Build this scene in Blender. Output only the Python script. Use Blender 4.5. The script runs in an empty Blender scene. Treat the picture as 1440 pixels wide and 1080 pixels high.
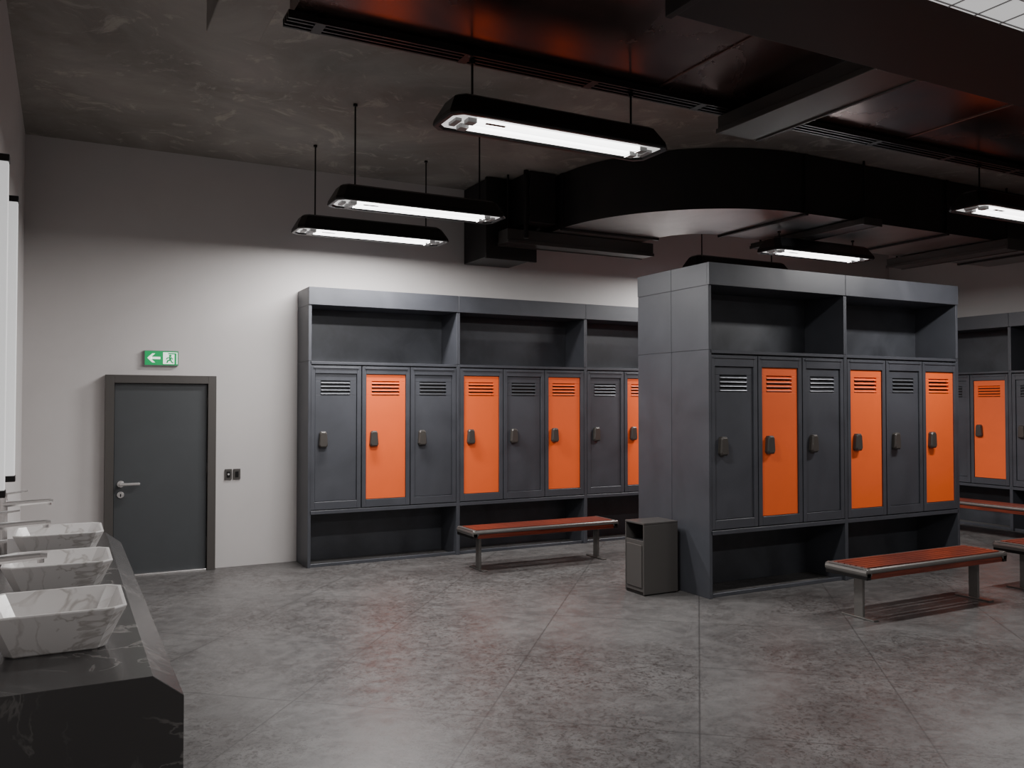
import bpy, bmesh, math
from mathutils import Vector, Matrix
S = bpy.context.scene

# ---------------------------------------------------------------- materials
def mat(name, col, rough=.5, metal=0., var=0., vscale=3., emis=None, estr=0., bump=0., bscale=20., spec=None, rvar=0.):
    m = bpy.data.materials.new(name); m.use_nodes = True
    nt = m.node_tree; b = nt.nodes['Principled BSDF']
    b.inputs['Base Color'].default_value = (*col, 1)
    b.inputs['Roughness'].default_value = rough
    b.inputs['Metallic'].default_value = metal
    if spec is not None: b.inputs['Specular IOR Level'].default_value = spec
    if emis:
        b.inputs['Emission Color'].default_value = (*emis, 1)
        b.inputs['Emission Strength'].default_value = estr
    tc = nt.nodes.new('ShaderNodeTexCoord')
    if var > 0 or rvar > 0:
        n = nt.nodes.new('ShaderNodeTexNoise'); n.inputs['Scale'].default_value = vscale
        n.inputs['Detail'].default_value = 7; n.inputs['Roughness'].default_value = .62
        n.inputs['Distortion'].default_value = .6
        nt.links.new(tc.outputs['Object'], n.inputs['Vector'])
        if var > 0:
            r = nt.nodes.new('ShaderNodeValToRGB')
            r.color_ramp.elements[0].position = .32; r.color_ramp.elements[1].position = .68
            r.color_ramp.elements[0].color = (*[c*(1-var) for c in col], 1)
            r.color_ramp.elements[1].color = (*[min(1, c*(1+var)) for c in col], 1)
            nt.links.new(n.outputs['Fac'], r.inputs['Fac']); nt.links.new(r.outputs['Color'], b.inputs['Base Color'])
        if rvar > 0:
            mr = nt.nodes.new('ShaderNodeMapRange')
            mr.inputs['From Min'].default_value = .3; mr.inputs['From Max'].default_value = .7
            mr.inputs['To Min'].default_value = max(.02, rough-rvar); mr.inputs['To Max'].default_value = rough+rvar
            nt.links.new(n.outputs['Fac'], mr.inputs['Value']); nt.links.new(mr.outputs['Result'], b.inputs['Roughness'])
    if bump > 0:
        n2 = nt.nodes.new('ShaderNodeTexNoise'); n2.inputs['Scale'].default_value = bscale; n2.inputs['Detail'].default_value = 5
        nt.links.new(tc.outputs['Object'], n2.inputs['Vector'])
        bp = nt.nodes.new('ShaderNodeBump'); bp.inputs['Strength'].default_value = bump; bp.inputs['Distance'].default_value = .01
        nt.links.new(n2.outputs['Fac'], bp.inputs['Height']); nt.links.new(bp.outputs['Normal'], b.inputs['Normal'])
    return m

def marble(name, base, vein, scale, width, rough):
    m = bpy.data.materials.new(name); m.use_nodes = True
    nt = m.node_tree; b = nt.nodes['Principled BSDF']; b.inputs['Roughness'].default_value = rough
    tc = nt.nodes.new('ShaderNodeTexCoord')
    n = nt.nodes.new('ShaderNodeTexNoise'); n.inputs['Scale'].default_value = scale
    n.inputs['Detail'].default_value = 5; n.inputs['Distortion'].default_value = 1.2
    nt.links.new(tc.outputs['Object'], n.inputs['Vector'])
    s = nt.nodes.new('ShaderNodeMath'); s.operation = 'SUBTRACT'; s.inputs[1].default_value = .5
    a = nt.nodes.new('ShaderNodeMath'); a.operation = 'ABSOLUTE'
    nt.links.new(n.outputs['Fac'], s.inputs[0]); nt.links.new(s.outputs[0], a.inputs[0])
    r = nt.nodes.new('ShaderNodeValToRGB')
    e = r.color_ramp.elements; e[0].position = 0; e[0].color = (*vein, 1); e[1].position = width; e[1].color = (*base, 1)
    nt.links.new(a.outputs[0], r.inputs['Fac'])
    n3 = nt.nodes.new('ShaderNodeTexNoise'); n3.inputs['Scale'].default_value = scale*.8; n3.inputs['Detail'].default_value = 6
    nt.links.new(tc.outputs['Object'], n3.inputs['Vector'])
    mx = nt.nodes.new('ShaderNodeMix'); mx.data_type = 'RGBA'
    mr = nt.nodes.new('ShaderNodeMapRange'); mr.inputs['From Min'].default_value = .42; mr.inputs['From Max'].default_value = .6
    nt.links.new(n3.outputs['Fac'], mr.inputs['Value']); nt.links.new(mr.outputs['Result'], mx.inputs['Factor'])
    mx.inputs[6].default_value = (*base, 1)
    nt.links.new(r.outputs['Color'], mx.inputs[7]); nt.links.new(mx.outputs[2], b.inputs['Base Color'])
    return m

class NT:
    def __init__(s, name):
        s.m = bpy.data.materials.new(name); s.m.use_nodes = True
        s.nt = s.m.node_tree; s.b = s.nt.nodes['Principled BSDF']; s.tc = s.nt.nodes.new('ShaderNodeTexCoord')
    def L(s, a, b): s.nt.links.new(a, b)
    def noise(s, sc, det=8, dist=0., rough=.6, vec=None):
        n = s.nt.nodes.new('ShaderNodeTexNoise'); n.inputs['Scale'].default_value = sc; n.inputs['Detail'].default_value = det
        n.inputs['Distortion'].default_value = dist; n.inputs['Roughness'].default_value = rough
        s.L(vec or s.tc.outputs['Object'], n.inputs['Vector']); return n.outputs['Fac']
    def ramp(s, src, p0, c0, p1, c1):
        if not isinstance(c0, tuple): c0 = (c0,)*3; c1 = (c1,)*3
        r = s.nt.nodes.new('ShaderNodeValToRGB'); e = r.color_ramp.elements
        e[0].position = p0; e[0].color = (*c0, 1); e[1].position = p1; e[1].color = (*c1, 1); s.L(src, r.inputs['Fac']); return r.outputs['Color']
    def mix(s, f, a, c):
        x = s.nt.nodes.new('ShaderNodeMix'); x.data_type = 'RGBA'
        s.L(f, x.inputs['Factor'])
        for k, q in ((6, a), (7, c)):
            if isinstance(q, tuple): x.inputs[k].default_value = (*q, 1)
            else: s.L(q, x.inputs[k])
        return x.outputs[2]
    def mul(s, a, c):
        x = s.nt.nodes.new('ShaderNodeMath'); x.operation = 'MULTIPLY'; s.L(a, x.inputs[0])
        if isinstance(c, float): x.inputs[1].default_value = c
        else: s.L(c, x.inputs[1])
        return x.outputs[0]
    def bump(s, src, st, d=.01):
        bp = s.nt.nodes.new('ShaderNodeBump'); bp.inputs['Strength'].default_value = st; bp.inputs['Distance'].default_value = d
        s.L(src, bp.inputs['Height']); s.L(bp.outputs['Normal'], s.b.inputs['Normal'])
    def rough(s, src, lo, hi):
        rr = s.nt.nodes.new('ShaderNodeMapRange'); rr.inputs['From Min'].default_value = .3; rr.inputs['From Max'].default_value = .7
        rr.inputs['To Min'].default_value = lo; rr.inputs['To Max'].default_value = hi
        s.L(src, rr.inputs['Value']); s.L(rr.outputs['Result'], s.b.inputs['Roughness'])

def floor_mat():
    t = NT('floor_stone_tile')
    base = t.ramp(t.noise(1.0, 8, .5), .38, (.080, .076, .075), .62, (.122, .117, .115))
    fine = t.noise(8, 8, .4, .7)
    c = t.mix(t.mul(t.ramp(fine, .42, 0., .6, 1.), .35), base, (.165, .159, .156))
    patch = t.ramp(t.noise(.6, 4, .4), .40, 0., .54, 1.)
    spk = t.ramp(t.noise(26, 8, 1.2, .78), .51, 0., .555, 1.)
    smooth = t.ramp(t.noise(3.0, 7, .6, .65), .42, 0., .62, 1.)
    c = t.mix(t.mul(t.mul(patch, smooth), .5), c, (.060, .053, .051))
    c = t.mix(t.mul(t.mul(patch, spk), .8), c, (.028, .021, .019))
    dots = t.ramp(t.noise(55, 3, .3, .6), .60, 0., .66, 1.)
    c = t.mix(t.mul(dots, .5), c, (.038, .030, .027))
    mp = t.nt.nodes.new('ShaderNodeMapping'); mp.inputs['Rotation'].default_value = (0, 0, math.radians(40))
    t.L(t.tc.outputs['Object'], mp.inputs['Vector'])
    br = t.nt.nodes.new('ShaderNodeTexBrick'); br.offset = 0.; br.inputs['Scale'].default_value = 1
    br.inputs['Brick Width'].default_value = 1.2; br.inputs['Row Height'].default_value = 1.2
    br.inputs['Mortar Size'].default_value = .006; br.inputs['Mortar Smooth'].default_value = .3
    t.L(mp.outputs['Vector'], br.inputs['Vector'])
    c = t.mix(t.mul(br.outputs['Fac'], .7), c, (.032, .029, .028))
    t.L(c, t.b.inputs['Base Color']); t.rough(fine, .3, .5); t.bump(fine, .25)
    return t.m

def ceil_mat():
    t = NT('rough_concrete_plaster')
    base = t.ramp(t.noise(.8, 8, .8), .35, (.18, .163, .147), .65, (.32, .295, .27))
    patch = t.ramp(t.noise(2.0, 8, 1.5, .7), .55, 0., .64, 1.)
    c = t.mix(t.mul(patch, .55), base, (.50, .455, .40))
    t.L(c, t.b.inputs['Base Color']); t.b.inputs['Roughness'].default_value = .6
    t.bump(t.noise(7, 8, .5), .35)
    return t.m

def wood_mat():
    t = NT('bench_red_wood')
    mp = t.nt.nodes.new('ShaderNodeMapping'); mp.inputs['Scale'].default_value = (1.2, 22, 22)
    t.L(t.tc.outputs['Object'], mp.inputs['Vector'])
    n = t.noise(2, 6, vec=mp.outputs['Vector'])
    t.L(t.ramp(n, .3, (.065, .012, .007), .7, (.22, .038, .018)), t.b.inputs['Base Color']); t.b.inputs['Roughness'].default_value = .3
    return t.m

M_wall = mat('painted_plaster', (.54, .513, .505), .75, var=.03, vscale=1.2, bump=.03)
M_ceil = ceil_mat()
M_floor = floor_mat()
M_lock = mat('locker_graphite', (.058, .061, .072), .43, .1, var=.16, vscale=1.5, rvar=.06)
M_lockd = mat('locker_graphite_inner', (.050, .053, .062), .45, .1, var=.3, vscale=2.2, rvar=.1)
M_org = mat('locker_orange', (.86, .125, .022), .5, var=.03, vscale=2)
M_slot = mat('vent_dark', (.006, .006, .007), .6)
M_louv = mat('vent_louvre_glint', (.15, .155, .17), .32, .6)  # lighter than the dark doors: lamp glints put into the louvre colour
M_lok = mat('lock_bronze', (.070, .063, .057), .4, .3)
M_blk = mat('black_metal', (.010, .009, .009), .35, .3)
M_duct = mat('duct_metal_red_glow', (.165, .100, .088), .25, .9, var=.25, vscale=.9, rvar=.08)  # reddish tint paints the orange lockers' reflection into the metal
M_duct2 = mat('black_duct', (.011, .0105, .0105), .55, .0)
M_ducts = mat('duct_black_shaded', (.018, .0165, .016), .45, .2, var=.2, vscale=1.5)  # shade on the elbow's sides painted as near-black; branch box shares it
M_ductb = mat('duct_elbow_bottom_lit', (.38, .37, .36), .34, .85, var=.15, vscale=1.3)  # elbow underside lightened to paint in light bounced off the floor
M_chan = mat('support_channel', (.085, .08, .076), .4, .5)
M_glow = mat('lamp_tube', (.9, .9, .9), .4, emis=(1, .985, .97), estr=6)
M_refl = mat('lamp_reflector', (.6, .6, .6), .3, emis=(1, .98, .96), estr=.8)
M_sock = mat('lamp_socket', (.25, .25, .25), .4)
M_doorf = mat('door_frame_brown', (.060, .054, .050), .5)
M_door = mat('door_leaf_grey', (.052, .056, .060), .45, var=.05)
M_chr = mat('brushed_steel', (.75, .73, .72), .25, .75)
M_benchm = mat('bench_steel', (.20, .19, .18), .33, .7)
M_wood = wood_mat()
M_white = marble('white_marble', (.76, .74, .73), (.50, .47, .45), 3.6, .03, .22)
M_black = marble('black_marble', (.052, .050, .050), (.18, .17, .165), 3.2, .016, .25)
M_bin = mat('bin_taupe', (.064, .059, .056), .45)
M_green = mat('exit_green', (.0, .24, .07), .4, emis=(.0, .40, .11), estr=.45)
M_signw = mat('exit_white', (.85, .9, .86), .4, emis=(.85, 1, .9), estr=.9)
M_mirr = mat('mirror_glass', (.8, .8, .8), .03, 1.)
M_tube = mat('vanity_light', (.8, .8, .8), .4, emis=(1, 1, 1), estr=.5)
M_panel = mat('white_grille', (.75, .75, .75), .5, emis=(1, 1, 1), estr=.5)

# ---------------------------------------------------------------- mesh builder
class MB:
    def __init__(s): s.v = []; s.f = []; s.m = []; s.mats = []
    def mi(s, m):
        if m not in s.mats: s.mats.append(m)
        return s.mats.index(m)
    def poly(s, vs, fs, m):
        o = len(s.v); s.v += [tuple(v) for v in vs]; k = s.mi(m)
        for f in fs: s.f.append([o+i for i in f]); s.m.append(k)
    def box(s, x0, x1, y0, y1, z0, z1, m):
        s.poly([(x0,y0,z0),(x1,y0,z0),(x1,y1,z0),(x0,y1,z0),(x0,y0,z1),(x1,y0,z1),(x1,y1,z1),(x0,y1,z1)],
               [(0,3,2,1),(4,5,6,7),(0,1,5,4),(1,2,6,5),(2,3,7,6),(3,0,4,7)], m)
    def cyl(s, p0, p1, r, m, n=12, r2=None):
        p0 = Vector(p0); p1 = Vector(p1); d = (p1-p0).normalized()
        a = d.orthogonal().normalized(); b = d.cross(a); r2 = r if r2 is None else r2
        vs = [p0+(a*math.cos(t)+b*math.sin(t))*r for t in [2*math.pi*i/n for i in range(n)]]
        vs += [p1+(a*math.cos(t)+b*math.sin(t))*r2 for t in [2*math.pi*i/n for i in range(n)]]
        fs = [(i, (i+1) % n, n+(i+1) % n, n+i) for i in range(n)]
        fs += [tuple(range(n-1, -1, -1)), tuple(range(n, 2*n))]
        s.poly(vs, fs, m)
    def loops(s, loops, m, cap0=True, cap1=True, side_mats=None):
        n = len(loops[0]); vs = [v for l in loops for v in l]; o = len(s.v); s.v += [tuple(v) for v in vs]
        for k in range(len(loops)-1):
            for i in range(n):
                s.f.append([o+q for q in (k*n+i, k*n+(i+1) % n, (k+1)*n+(i+1) % n, (k+1)*n+i)])
                s.m.append(s.mi(side_mats[i] if side_mats else m))
        if cap0: s.f.append([o+q for q in range(n-1, -1, -1)]); s.m.append(s.mi(m))
        if cap1: s.f.append([o+q for q in range((len(loops)-1)*n, len(loops)*n)]); s.m.append(s.mi(m))
    def build(s, name, loc=(0,0,0), rz=0, parent=None, bevel=0, seg=2, smooth=False):
        me = bpy.data.meshes.new(name); me.from_pydata(s.v, [], s.f)
        for m in s.mats: me.materials.append(m)
        for p, k in zip(me.polygons, s.m): p.material_index = k
        bm = bmesh.new(); bm.from_mesh(me); bmesh.ops.recalc_face_normals(bm, faces=bm.faces); bm.to_mesh(me); bm.free()
        o = bpy.data.objects.new(name, me); S.collection.objects.link(o)
        o.location = loc; o.rotation_euler = (0, 0, rz)
        if parent: o.parent = parent
        if bevel:
            b = o.modifiers.new('bevel', 'BEVEL'); b.width = bevel; b.segments = seg; b.limit_method = 'ANGLE'; b.angle_limit = math.radians(40)
        if smooth:
            for p in me.polygons: p.use_smooth = True
        return o

def single(name, x0, x1, y0, y1, z0, z1, m, bevel=0):
    b = MB(); b.box(x0, x1, y0, y1, z0, z1, m); return b.build(name, bevel=bevel)

# ---------------------------------------------------------------- room
XL, XR, YB, YF, ZC = -.37, 12.36, 9.8, -3.0, 4.5
single('floor', XL-.1, XR+.1, YF-.1, YB+.1, -.1, 0, M_floor)
single('ceiling', XL-.1, XR+.1, YF-.1, YB+.1, ZC, ZC+.1, M_ceil)
single('wall_back', XL-.1, XR+.1, YB, YB+.1, 0, ZC, M_wall)
single('wall_left', XL-.1, XL, YF, YB, 0, ZC, M_wall)
single('wall_right', XR, XR+.1, YF, YB, 0, ZC, M_wall)
single('wall_front', XL-.1, XR+.1, YF-.1, YF, 0, ZC, M_wall)

# ---------------------------------------------------------------- lockers
W, DP, HT0 = 1.795, .49, 3.08
def locker_unit(loc, rz, start, left_end=False, right_end=False, depth=DP, zd1=2.26, zf=2.885, HT=HT0, ftt=.085):
    b = MB(); p = .022
    zd0 = .60
    for x0, x1 in ((0, .035 if left_end else p), (W-(.035 if right_end else p), W)):
        b.box(x0, x1, 0, depth, 0, zd1, M_lock)
        b.box(x0, x1, 0, depth, zd1+.004, zf-.004, M_lock)
        b.box(x0+.004, x1-.004, .004, depth, zd1-.01, zf+.01, M_lockd)
    b.box(0, W-.003, -.012, .02, zf, HT, M_lock)
    b.box(0, W, .02, depth, zf, HT, M_lock)
    b.box(p, W-p, .0, depth-.02, zd1-.03, zd1, M_lock)
    b.box(p, W-p, depth-.03, depth, 0, zf, M_lockd)
    b.box(p, W-p, .05, depth-.03, zd0+.02, zd1-.03, M_lockd)
    b.box(p, W-p, .0, depth-.03, zd0-.02, zd0+.02, M_lock)
    b.box(p, W-p, .03, .06, 0, .035, M_lock)
    lw = (W-2*p)/3
    for k in range(3):
        x0 = p+k*lw+.006; x1 = p+(k+1)*lw-.006
        col = M_org if (start+k) % 2 else M_lock
        z0, z1 = zd0+.03, zd1-.045
        fr = .048; ft = .085
        b.box(x0, x0+fr, .0, .05, z0, z1, M_lock); b.box(x1-fr, x1, .0, .05, z0, z1, M_lock)
        b.box(x0+fr, x1-fr, .0, .05, z0, z0+ft, M_lock)
        b.box(x0+fr, x1-fr, .0, .05, z1-ftt, z1, M_lock)
        b.box(x0+fr*.6, x1-fr*.6, -.008, 0, z1-.03, z1-.014, M_lock)
        px0, px1, pz0, pz1 = x0+fr+.004, x1-fr-.004, z0+ft+.004, z1-ftt-.004
        cx = (px0+px1)/2-.005; vw = .165
        vz0, vz1 = pz1-.235, pz1-.075
        b.box(px0, px1, .014, .04, pz0, vz0, col)
        b.box(px0, px1, .014, .04, vz1, pz1, col)
        b.box(px0, cx-vw, .014, .04, vz0, vz1, col); b.box(cx+vw, px1, .014, .04, vz0, vz1, col)
        b.box(cx-vw, cx+vw, .036, .045, vz0, vz1, M_slot)
        lm = col if col is M_org else M_louv
        for i in range(4):
            zc = vz0+.02+i*.04
            b.poly([(cx-vw,.008,zc-.012),(cx+vw,.008,zc-.012),(cx+vw,.034,zc+.010),(cx-vw,.034,zc+.010),
                    (cx-vw,.008,zc-.006),(cx+vw,.008,zc-.006),(cx+vw,.034,zc+.016),(cx-vw,.034,zc+.016)],
                   [(0,3,2,1),(4,5,6,7),(0,1,5,4),(1,2,6,5),(2,3,7,6),(3,0,4,7)], lm)
        hx, hz = px0+.085, 1.40
        pts = [(-.050,-.065),(-.036,-.088),(.036,-.088),(.050,-.065),(.040,.070),(.026,.088),(-.026,.088),(-.040,.070)]
        b.loops([[(hx+x, .014, hz+z) for x, z in pts], [(hx+x, -.022, hz+z) for x, z in pts],
                 [(hx+x*.8, -.036, hz+z*.85) for x, z in pts]], M_lok)
    return b.build('locker_cabinet', loc, rz, bevel=.003, seg=1)

X0 = 2.365
for i in range(5):
    locker_unit((X0+i*W, 9.3, 0), 0, i*3, left_end=(i == 0), right_end=(i == 4))
IX, IY = 5.27, 6.13
kw = dict(depth=.545, zd1=2.295, zf=2.90, HT=3.11, ftt=.105)
for i in range(2):
    locker_unit((IX+i*W, IY, 0), 0, i*3, left_end=(i == 0), right_end=(i == 1), **kw)
    locker_unit((IX+(i+1)*W, IY+1.094, 0), math.pi, i*3, left_end=(i == 0), right_end=(i == 1), **kw)
for i in range(4):
    locker_unit((11.85, 9.21-i*W, 0), -math.pi/2, 1+i*3, left_end=(i == 0), right_end=(i == 3))

# ---------------------------------------------------------------- benches
def bench(loc, rz, L=1.84, D=.43):
    b = MB(); H = .455
    for y in (-D/2, D/2):
        s = 1 if y > 0 else -1
        pr = [(0,-.022),(.018,-.02),(.026,-.006),(.022,.012),(.006,.02),(-.02,.014),(-.02,-.022)]
        b.loops([[(x, y+s*(py-.02), H-.025+pz) for py, pz in pr] for x in (-L/2, L/2)], M_benchm)
        ya, yb = sorted((y-s*.012, y-s*.035))
        b.box(-L/2+.05, L/2-.05, ya, yb, H-.095, H-.045, M_wood)
    for x in (-L/2, L/2):
        s = 1 if x > 0 else -1
        b.box(min(x, x-s*.05), max(x, x-s*.05), -D/2+.002, D/2-.002, H-.095, H-.01, M_blk)
        b.cyl((x-s*.028, -D/2+.002, H-.040), (x-s*.028, D/2-.002, H-.040), .038, M_benchm, 14)
    n = 6; sw = (D-.07)/n
    for i in range(n):
        y0 = -D/2+.035+i*sw
        b.box(-L/2+.05, L/2-.05, y0+.006, y0+sw-.006, H-.028, H, M_wood)
    for x in (-L/2+.22, 0, L/2-.22):
        b.box(x-.025, x+.025, -D/2+.036, D/2-.036, H-.06, H-.029, M_benchm)
    b.box(-L/2+.1, L/2-.1, -.02, .02, H-.10, H-.061, M_benchm)
    for x in (-L/2+.16, L/2-.16):
        b.box(x-.014, x+.014, -.045, .045, .012, H-.08, M_benchm)
        b.box(x-.03, x+.03, -.17, .17, 0, .014, M_benchm)
        b.box(x-.03, x+.03, -.15, .15, H-.10, H-.078, M_benchm)
    return b.build('locker_room_bench', loc, rz, bevel=.004, seg=2)
bench((4.76, 8.40, 0), 0)
bench((6.70, 5.03, 0), 0)
bench((9.0, 5.03, 0), 0)
bench((11.15, 7.3, 0), math.pi/2)

# ---------------------------------------------------------------- trash bin
def bin_():
    b = MB(); x0, x1, y0, y1, h = 4.80, 5.20, 6.50, 6.80, .66
    t = .015
    b.box(x0, x1, y0, y0+t, .01, h, M_bin); b.box(x0, x1, y1-t, y1, .01, h, M_bin)
    b.box(x1-t, x1, y0+t, y1-t, .01, h, M_bin); b.box(x0, x1, y0, y1, h, h+.02, M_bin)
    b.box(x0+.004, x0+t, y0+t, y1-t, .03, h-.15, M_bin)
    b.box(x0-.006, x0+.004, y0+.03, y1-.03, .07, h-.19, M_bin)
    b.box(x0+.03, x1-.03, y0+t, y1-t, h-.17, h-.16, M_slot)
    b.box(x1-.05, x1-.02, y0+t, y1-t, h-.17, h, M_slot)
    b.box(x0+.01, x1-.01, y0+.01, y1-.01, 0, .03, M_blk)
    b.build('trash_bin', bevel=.005)
bin_()

# ---------------------------------------------------------------- lamps
LZ = 3.58
def octr(hx, hy, c, z, cx=0, cy=0):
    return [(cx-hx+c, cy-hy, z), (cx+hx-c, cy-hy, z), (cx+hx, cy-hy+c, z), (cx+hx, cy+hy-c, z),
            (cx+hx-c, cy+hy, z), (cx-hx+c, cy+hy, z), (cx-hx, cy+hy-c, z), (cx-hx, cy-hy+c, z)]
def lamp(cx, cy, ztop, watt):
    b = MB()
    b.loops([octr(.795, .155, .05, .018), octr(.805, .165, .05, 0), octr(.83, .19, .055, 0), octr(.835, .195, .055, .012), octr(.83, .19, .055, .04),
             octr(.775, .125, .05, .145), octr(.745, .095, .04, .165)], M_blk, cap0=False)
    b.loops([octr(.80, .16, .05, .016), octr(.80, .16, .05, .022)], M_refl)
    for y in (-.062, .062):
        b.box(-.63, .63, y-.03, y+.03, -.004, .016, M_glow)
        for s in (-1, 1):
            b.box(min(s*.63, s*.69), max(s*.63, s*.69), y-.034, y+.034, -.012, .018, M_sock)
    for s in (-1, 1):
        b.box(s*.74-.02, s*.74+.02, -.06, .06, -.004, .018, M_sock)
    b.box(-.58, -.44, -.125, -.10, -.016, -.012, M_blk)
    for x in (-.62, .62):
        b.cyl((x, 0, .16), (x, 0, ztop-LZ), .008, M_blk, 8)
        b.cyl((x, 0, .16), (x, 0, .18), .02, M_blk, 8)
        b.cyl((x, 0, ztop-LZ-.02), (x, 0, ztop-LZ), .02, M_blk, 8)
    o = b.build('pendant_lamp', (cx, cy, LZ))
    l = bpy.data.lights.new('lamp_light', 'AREA'); l.shape = 'RECTANGLE'; l.size = 1.26; l.size_y = .19
    l.energy = watt; l.color = (1, .98, .965)
    lo = bpy.data.objects.new('lamp_light', l); S.collection.objects.link(lo); lo.parent = o; lo.location = (0, 0, -.010)
for cx in (2.92, 8.08):
    lamp(cx, 4.93, 3.995, 90)
    lamp(cx, 7.42, 4.495 if cx < 5 else 3.83, 88)
    lamp(cx, 8.80, 4.495, 105)
    lamp(cx, .3, 4.495, 70)  # out-of-view pendants, added to light the foreground

# ---------------------------------------------------------------- ceiling services
def duct_long():
    b = MB(); x = 1.15
    while x < 12.3:
        x2 = min(x+2.6, 12.34)
        b.box(x, x2-.01, 3.42, 5.0, 4.06, 4.49, M_duct)
        b.box(x2-.03, x2, 3.41, 5.01, 4.05, 4.49, M_duct)
        x = x2
        if x >= 12.33: break
    b.build('ventilation_duct', bevel=.004)
    b = MB()
    b.box(2.7, 12.3, 1.4, 3.40, 3.76, 4.49, M_duct2)
    b.box(2.66, 2.7, 1.36, 3.41, 3.74, 4.49, M_duct2)
    b.build('plenum_duct', bevel=.006)
    b = MB()
    b.box(2.8, 9, 1.5, 2.66, 3.735, 3.758, M_panel)
    for i in range(32): b.box(2.8+i*.2-.003, 2.8+i*.2+.003, 1.5, 2.66, 3.730, 3.735, M_sock)
    for i in range(7): b.box(2.8, 9, 1.5+i*.19-.003, 1.5+i*.19+.003, 3.730, 3.735, M_sock)
    b.build('ceiling_light_grille')
duct_long()

def tray():
    b = MB()
    for y in (4.86, 4.90, 4.95, 4.99): b.box(1.11, 12.2, y-.008, y+.008, 4.0, 4.035, M_blk)
    b.box(1.11, 12.2, 4.85, 5.0, 4.035, 4.045, M_blk)
    for i in range(12):
        x = 1.3+i*.95; b.box(x-.03, x+.03, 4.85, 5.0, 3.998, 4.045, M_blk)
    b.build('cable_tray')
tray()

def channel(x0, x1, y0, y1, z0, z1, rods, axis):
    b = MB()
    b.box(x0, x1, y0, y1, z0, z1, M_chan)
    t = .02
    if axis == 'y':
        b.box(x0-t, x0, y0, y1, z0-.01, z0+.03, M_chan); b.box(x1, x1+t, y0, y1, z0-.01, z0+.03, M_chan)
        b.box(x0-t, x1+t, y0-.015, y0, z0-.02, z1, M_chan)
    else:
        b.box(x0, x1, y0-t, y0, z0-.01, z0+.03, M_chan); b.box(x0, x1, y1, y1+t, z0-.01, z0+.03, M_chan)
    for (x, y) in rods: b.cyl((x, y, z1-.01), (x, y, 4.5), .014, M_blk, 8)
    b.build('duct_support_channel', bevel=.004)
channel(4.40, 4.78, 3.55, 5.0, 3.86, 3.99, [], 'y')
channel(7.75, 8.0, 6.45, 8.2, 3.775, 3.84, [(7.87, 6.55), (7.87, 8.15)], 'y')
channel(10.3, 10.6, 6.45, 8.2, 3.72, 3.84, [(10.45, 6.55), (10.45, 8.15)], 'y')
channel(4.55, 6.65, 8.78, 9.02, 3.68, 3.84, [(4.62, 8.9)], 'x')

def elbow():
    b = MB(); cx, cy, ro, ri, z0, z1 = 7.05, 8.55, 1.9, .55, 3.85, 4.49
    n = 48; loops = []
    def ring(o, i): return [(o[0], o[1], z0), (i[0], i[1], z0), (i[0], i[1], z1), (o[0], o[1], z1)]
    loops.append(ring((cx-ro, 9.79), (cx-ri, 9.79)))
    for k in range(n+1):
        t = math.pi + (math.pi/2)*k/n
        c, s_ = math.cos(t), math.sin(t)
        loops.append(ring((cx+ro*c, cy+ro*s_), (cx+ri*c, cy+ri*s_)))
    loops.append(ring((12.3, cy-ro), (12.3, cy-ri)))
    b.loops(loops, M_ducts, side_mats=[M_ductb, M_ducts, M_ducts, M_ducts])  # one duct: lit underside and shaded sides set by colour
    for x in (7.05, 9.4, 11.6):
        b.box(x, x+.04, cy-ro-.025, cy-ri+.025, z0-.025, z1, M_ducts)
    b.box(cx-ro-.025, cx-ri+.025, 8.5, 8.55, z0-.025, z1, M_ducts)
    b.build('duct_elbow')
    b = MB()
    b.box(4.45, 5.08, 9.1, 9.78, 3.55, 4.49, M_ducts)
    b.box(4.41, 5.10, 9.06, 9.10, 3.52, 4.49, M_ducts)
    b.box(4.75, 5.10, 8.6, 9.06, 3.9, 4.49, M_ducts)
    b.cyl((4.7, 8.6, 3.7), (4.7, 8.6, 4.49), .03, M_blk)
    b.build('duct_branch_box', bevel=.005)
elbow()
single('ceiling_junction_box', .79, 1.13, 4.9, 5.76, 4.2, 4.5, M_ceil, .01)

# ---------------------------------------------------------------- door
def door():
    b = MB(); x0, x1, h, f = .375, 1.467, 2.095, .085
    b.box(x0, x0+f, 9.70, 9.797, 0, h, M_doorf); b.box(x1-f, x1, 9.70, 9.797, 0, h, M_doorf)
    b.box(x0+f, x1-f, 9.70, 9.797, h-f, h, M_doorf)
    b.box(x0+f+.004, x1-f-.004, 9.745, 9.79, .02, h-f-.004, M_door)
    b.box(x0+f, x1-f, 9.72, 9.79, 0, .018, M_chr)
    hx = .53
    for z in (.96, .85): b.cyl((hx, 9.745, z), (hx, 9.733, z), .034, M_chr, 20)
    b.cyl((hx, 9.733, .96), (hx, 9.68, .96), .014, M_chr)
    b.cyl((hx-.010, 9.68, .96), (hx+.18, 9.68, .96), .016, M_chr)
    b.box(hx-.006, hx+.006, 9.729, 9.734, .83, .86, M_slot)
    for z in (.3, 1.1, 1.8): b.cyl((x1-f, 9.742, z-.05), (x1-f, 9.742, z+.05), .009, M_doorf)
    b.build('door_1', bevel=.003)
door()

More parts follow.
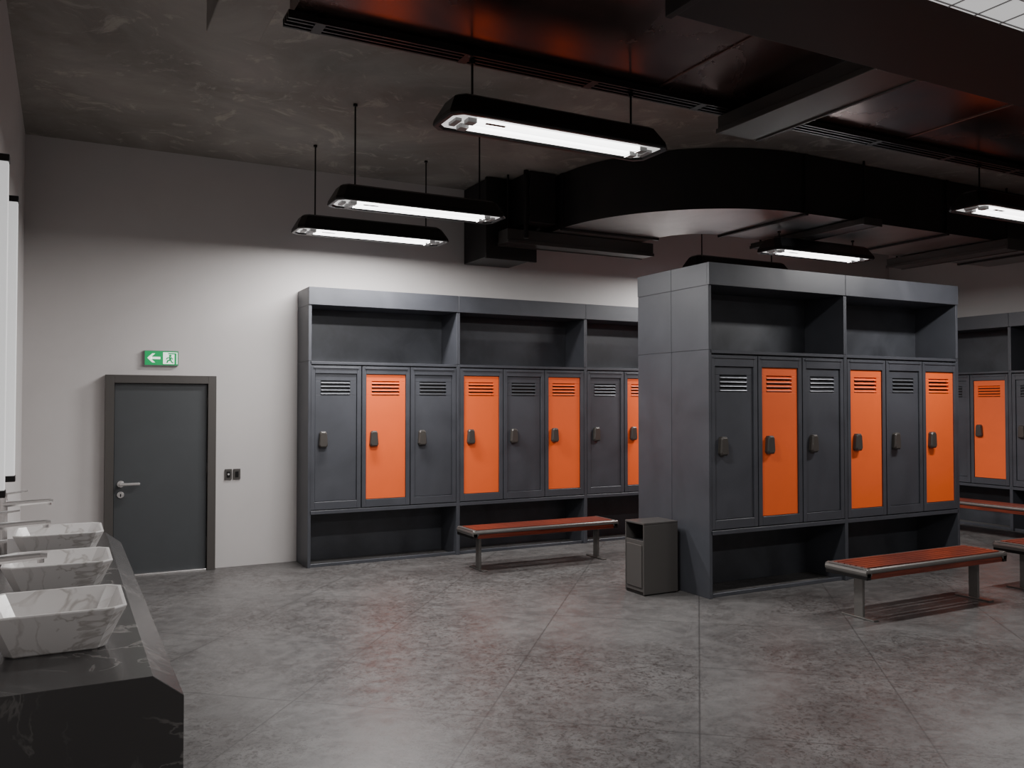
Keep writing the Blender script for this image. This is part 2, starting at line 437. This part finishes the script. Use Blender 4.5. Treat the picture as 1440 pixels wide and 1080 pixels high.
def exit_sign():
    b = MB(); x0, x1, z0, z1, yf = .745, 1.085, 2.20, 2.36, 9.765
    b.box(x0, x1, yf, 9.797, z0, z1, M_sock)
    b.box(x0+.006, x1-.006, yf-.003, yf, z0+.006, z1-.006, M_green)
    y = yf-.006
    def P(pts, m=M_signw, yy=y):
        n = len(pts); vs = [(x0+a, yy, z0+c) for a, c in pts]+[(x0+a, yf-.003, z0+c) for a, c in pts]
        b.poly(vs, [tuple(range(n)), tuple(range(2*n-1, n-1, -1))]+[(i, (i+1) % n, n+(i+1) % n, n+i) for i in range(n)], m)
    P([(.078,.128),(.030,.08),(.078,.032),(.106,.032),(.072,.066),(.072,.094),(.106,.128)])
    P([(.066,.068),(.158,.068),(.158,.092),(.066,.092)])
    P([(.185,.018),(.328,.018),(.328,.142),(.185,.142)])
    g = M_green; yy = y-.002
    P([(.298,.018),(.318,.018),(.318,.134),(.236,.134),(.236,.122),(.298,.122)], g, yy)
    c = [(.256+.014*math.cos(t), .106+.013*math.sin(t)) for t in [i*math.pi/5 for i in range(10)]]
    P(c, g, yy)
    P([(.244,.094),(.270,.090),(.266,.060),(.246,.062)], g, yy)
    P([(.248,.094),(.222,.086),(.212,.068),(.222,.065),(.232,.078),(.252,.082)], g, yy)
    P([(.264,.092),(.286,.078),(.280,.064),(.272,.068),(.275,.076),(.260,.082)], g, yy)
    P([(.250,.066),(.226,.060),(.216,.030),(.231,.030),(.238,.048),(.262,.054)], g, yy)
    P([(.254,.064),(.268,.062),(.274,.046),(.290,.036),(.284,.024),(.262,.038)], g, yy)
    b.build('exit_sign')
exit_sign()

for x in (1.575, 1.665):
    b = MB(); b.box(x, x+.075, 9.785, 9.797, .96, 1.075, M_doorf); b.box(x+.02, x+.055, 9.778, 9.785, .985, 1.05, M_blk)
    if x < 1.6: b.cyl((x+.037, 9.778, 1.018), (x+.037, 9.774, 1.018), .012, M_chr)
    b.build('light_switch', bevel=.003)

# ---------------------------------------------------------------- washbasin counter
b = MB()
pr = [(XL+.003, 0), (XL+.003, .85), (.285, .85), (.387, .77), (.387, 0)]
b.loops([[(x, 3.23, z) for x, z in pr], [(x, 6.95, z) for x, z in pr]], M_black)
b.build('marble_vanity_counter', bevel=.002, seg=1)

def rr(hx, hy, c, z): return octr(hx, hy, c, z)
for cy in (3.84, 4.92, 6.0):
    b = MB()
    b.loops([rr(.165, .15, .03, 0), rr(.172, .157, .03, .006), rr(.242, .24, .045, .165), rr(.242, .24, .045, .172),
             rr(.228, .226, .04, .172), rr(.224, .222, .04, .165), rr(.160, .148, .035, .035), rr(.09, .08, .03, .025)], M_white)
    b.cyl((0, 0, .024), (0, 0, .030), .028, M_chr, 20)
    b.build('marble_vessel_sink', (-.017, cy, .85), bevel=.003, seg=2)
    b = MB()
    b.cyl((0, 0, 0), (0, 0, .008), .034, M_chr, 20)
    b.cyl((0, 0, .008), (0, 0, .37), .024, M_chr, 20)
    def sec(x, zc, w, h): return [(x, y, z) for y, z in [(-w*.7,zc-h),(w*.7,zc-h),(w,zc-h*.3),(w,zc+h*.5),(w*.7,zc+h),(-w*.7,zc+h),(-w,zc+h*.5),(-w,zc-h*.3)]]
    b.loops([sec(0, .335, .026, .016), sec(.15, .342, .026, .015), sec(.245, .346, .025, .013), sec(.268, .345, .018, .009)], M_chr)
    b.cyl((.245, 0, .340), (.245, 0, .318), .013, M_chr)
    b.cyl((0, 0, .37), (0, 0, .392), .022, M_chr, 16)
    b.loops([sec(-.01, .396, .013, .006), sec(.13, .412, .012, .005)], M_chr)
    b.build('basin_faucet', (-.320, cy+.04, .85))

for i, cy in enumerate((3.33, 4.41, 5.49, 6.57)):
    b = MB()
    b.box(XL+.003, XL+.03, cy-.03, cy+.03, 1.27, 3.19, M_sock)
    b.box(XL+.03, -.285, cy-.035, cy+.035, 1.32, 3.14, M_tube)
    b.box(XL+.02, -.28, cy-.04, cy+.04, 3.14, 3.18, M_blk); b.box(XL+.02, -.28, cy-.04, cy+.04, 1.28, 1.32, M_blk)
    b.build('vanity_light_bar', bevel=.004)
for i in range(3):
    y0 = 3.33+1.08*i+.1
    b = MB(); b.box(XL+.003, XL+.02, y0, y0+.88, 1.28, 3.18, M_blk); b.box(XL+.02, XL+.024, y0+.015, y0+.865, 1.295, 3.165, M_mirr)
    b.build('wall_mirror')

# ---------------------------------------------------------------- world + camera
w = bpy.data.worlds.new('World'); S.world = w; w.use_nodes = True
w.node_tree.nodes['Background'].inputs['Color'].default_value = (.01, .01, .01, 1)
cam = bpy.data.cameras.new('Camera'); co = bpy.data.objects.new('Camera', cam); S.collection.objects.link(co)
cam.sensor_width = 36; cam.lens = 30.0; cam.clip_start = .05
co.location = (0, 0, 1.8); co.rotation_euler = (math.radians(90+1.29), 0, math.radians(-27.7))
S.camera = co
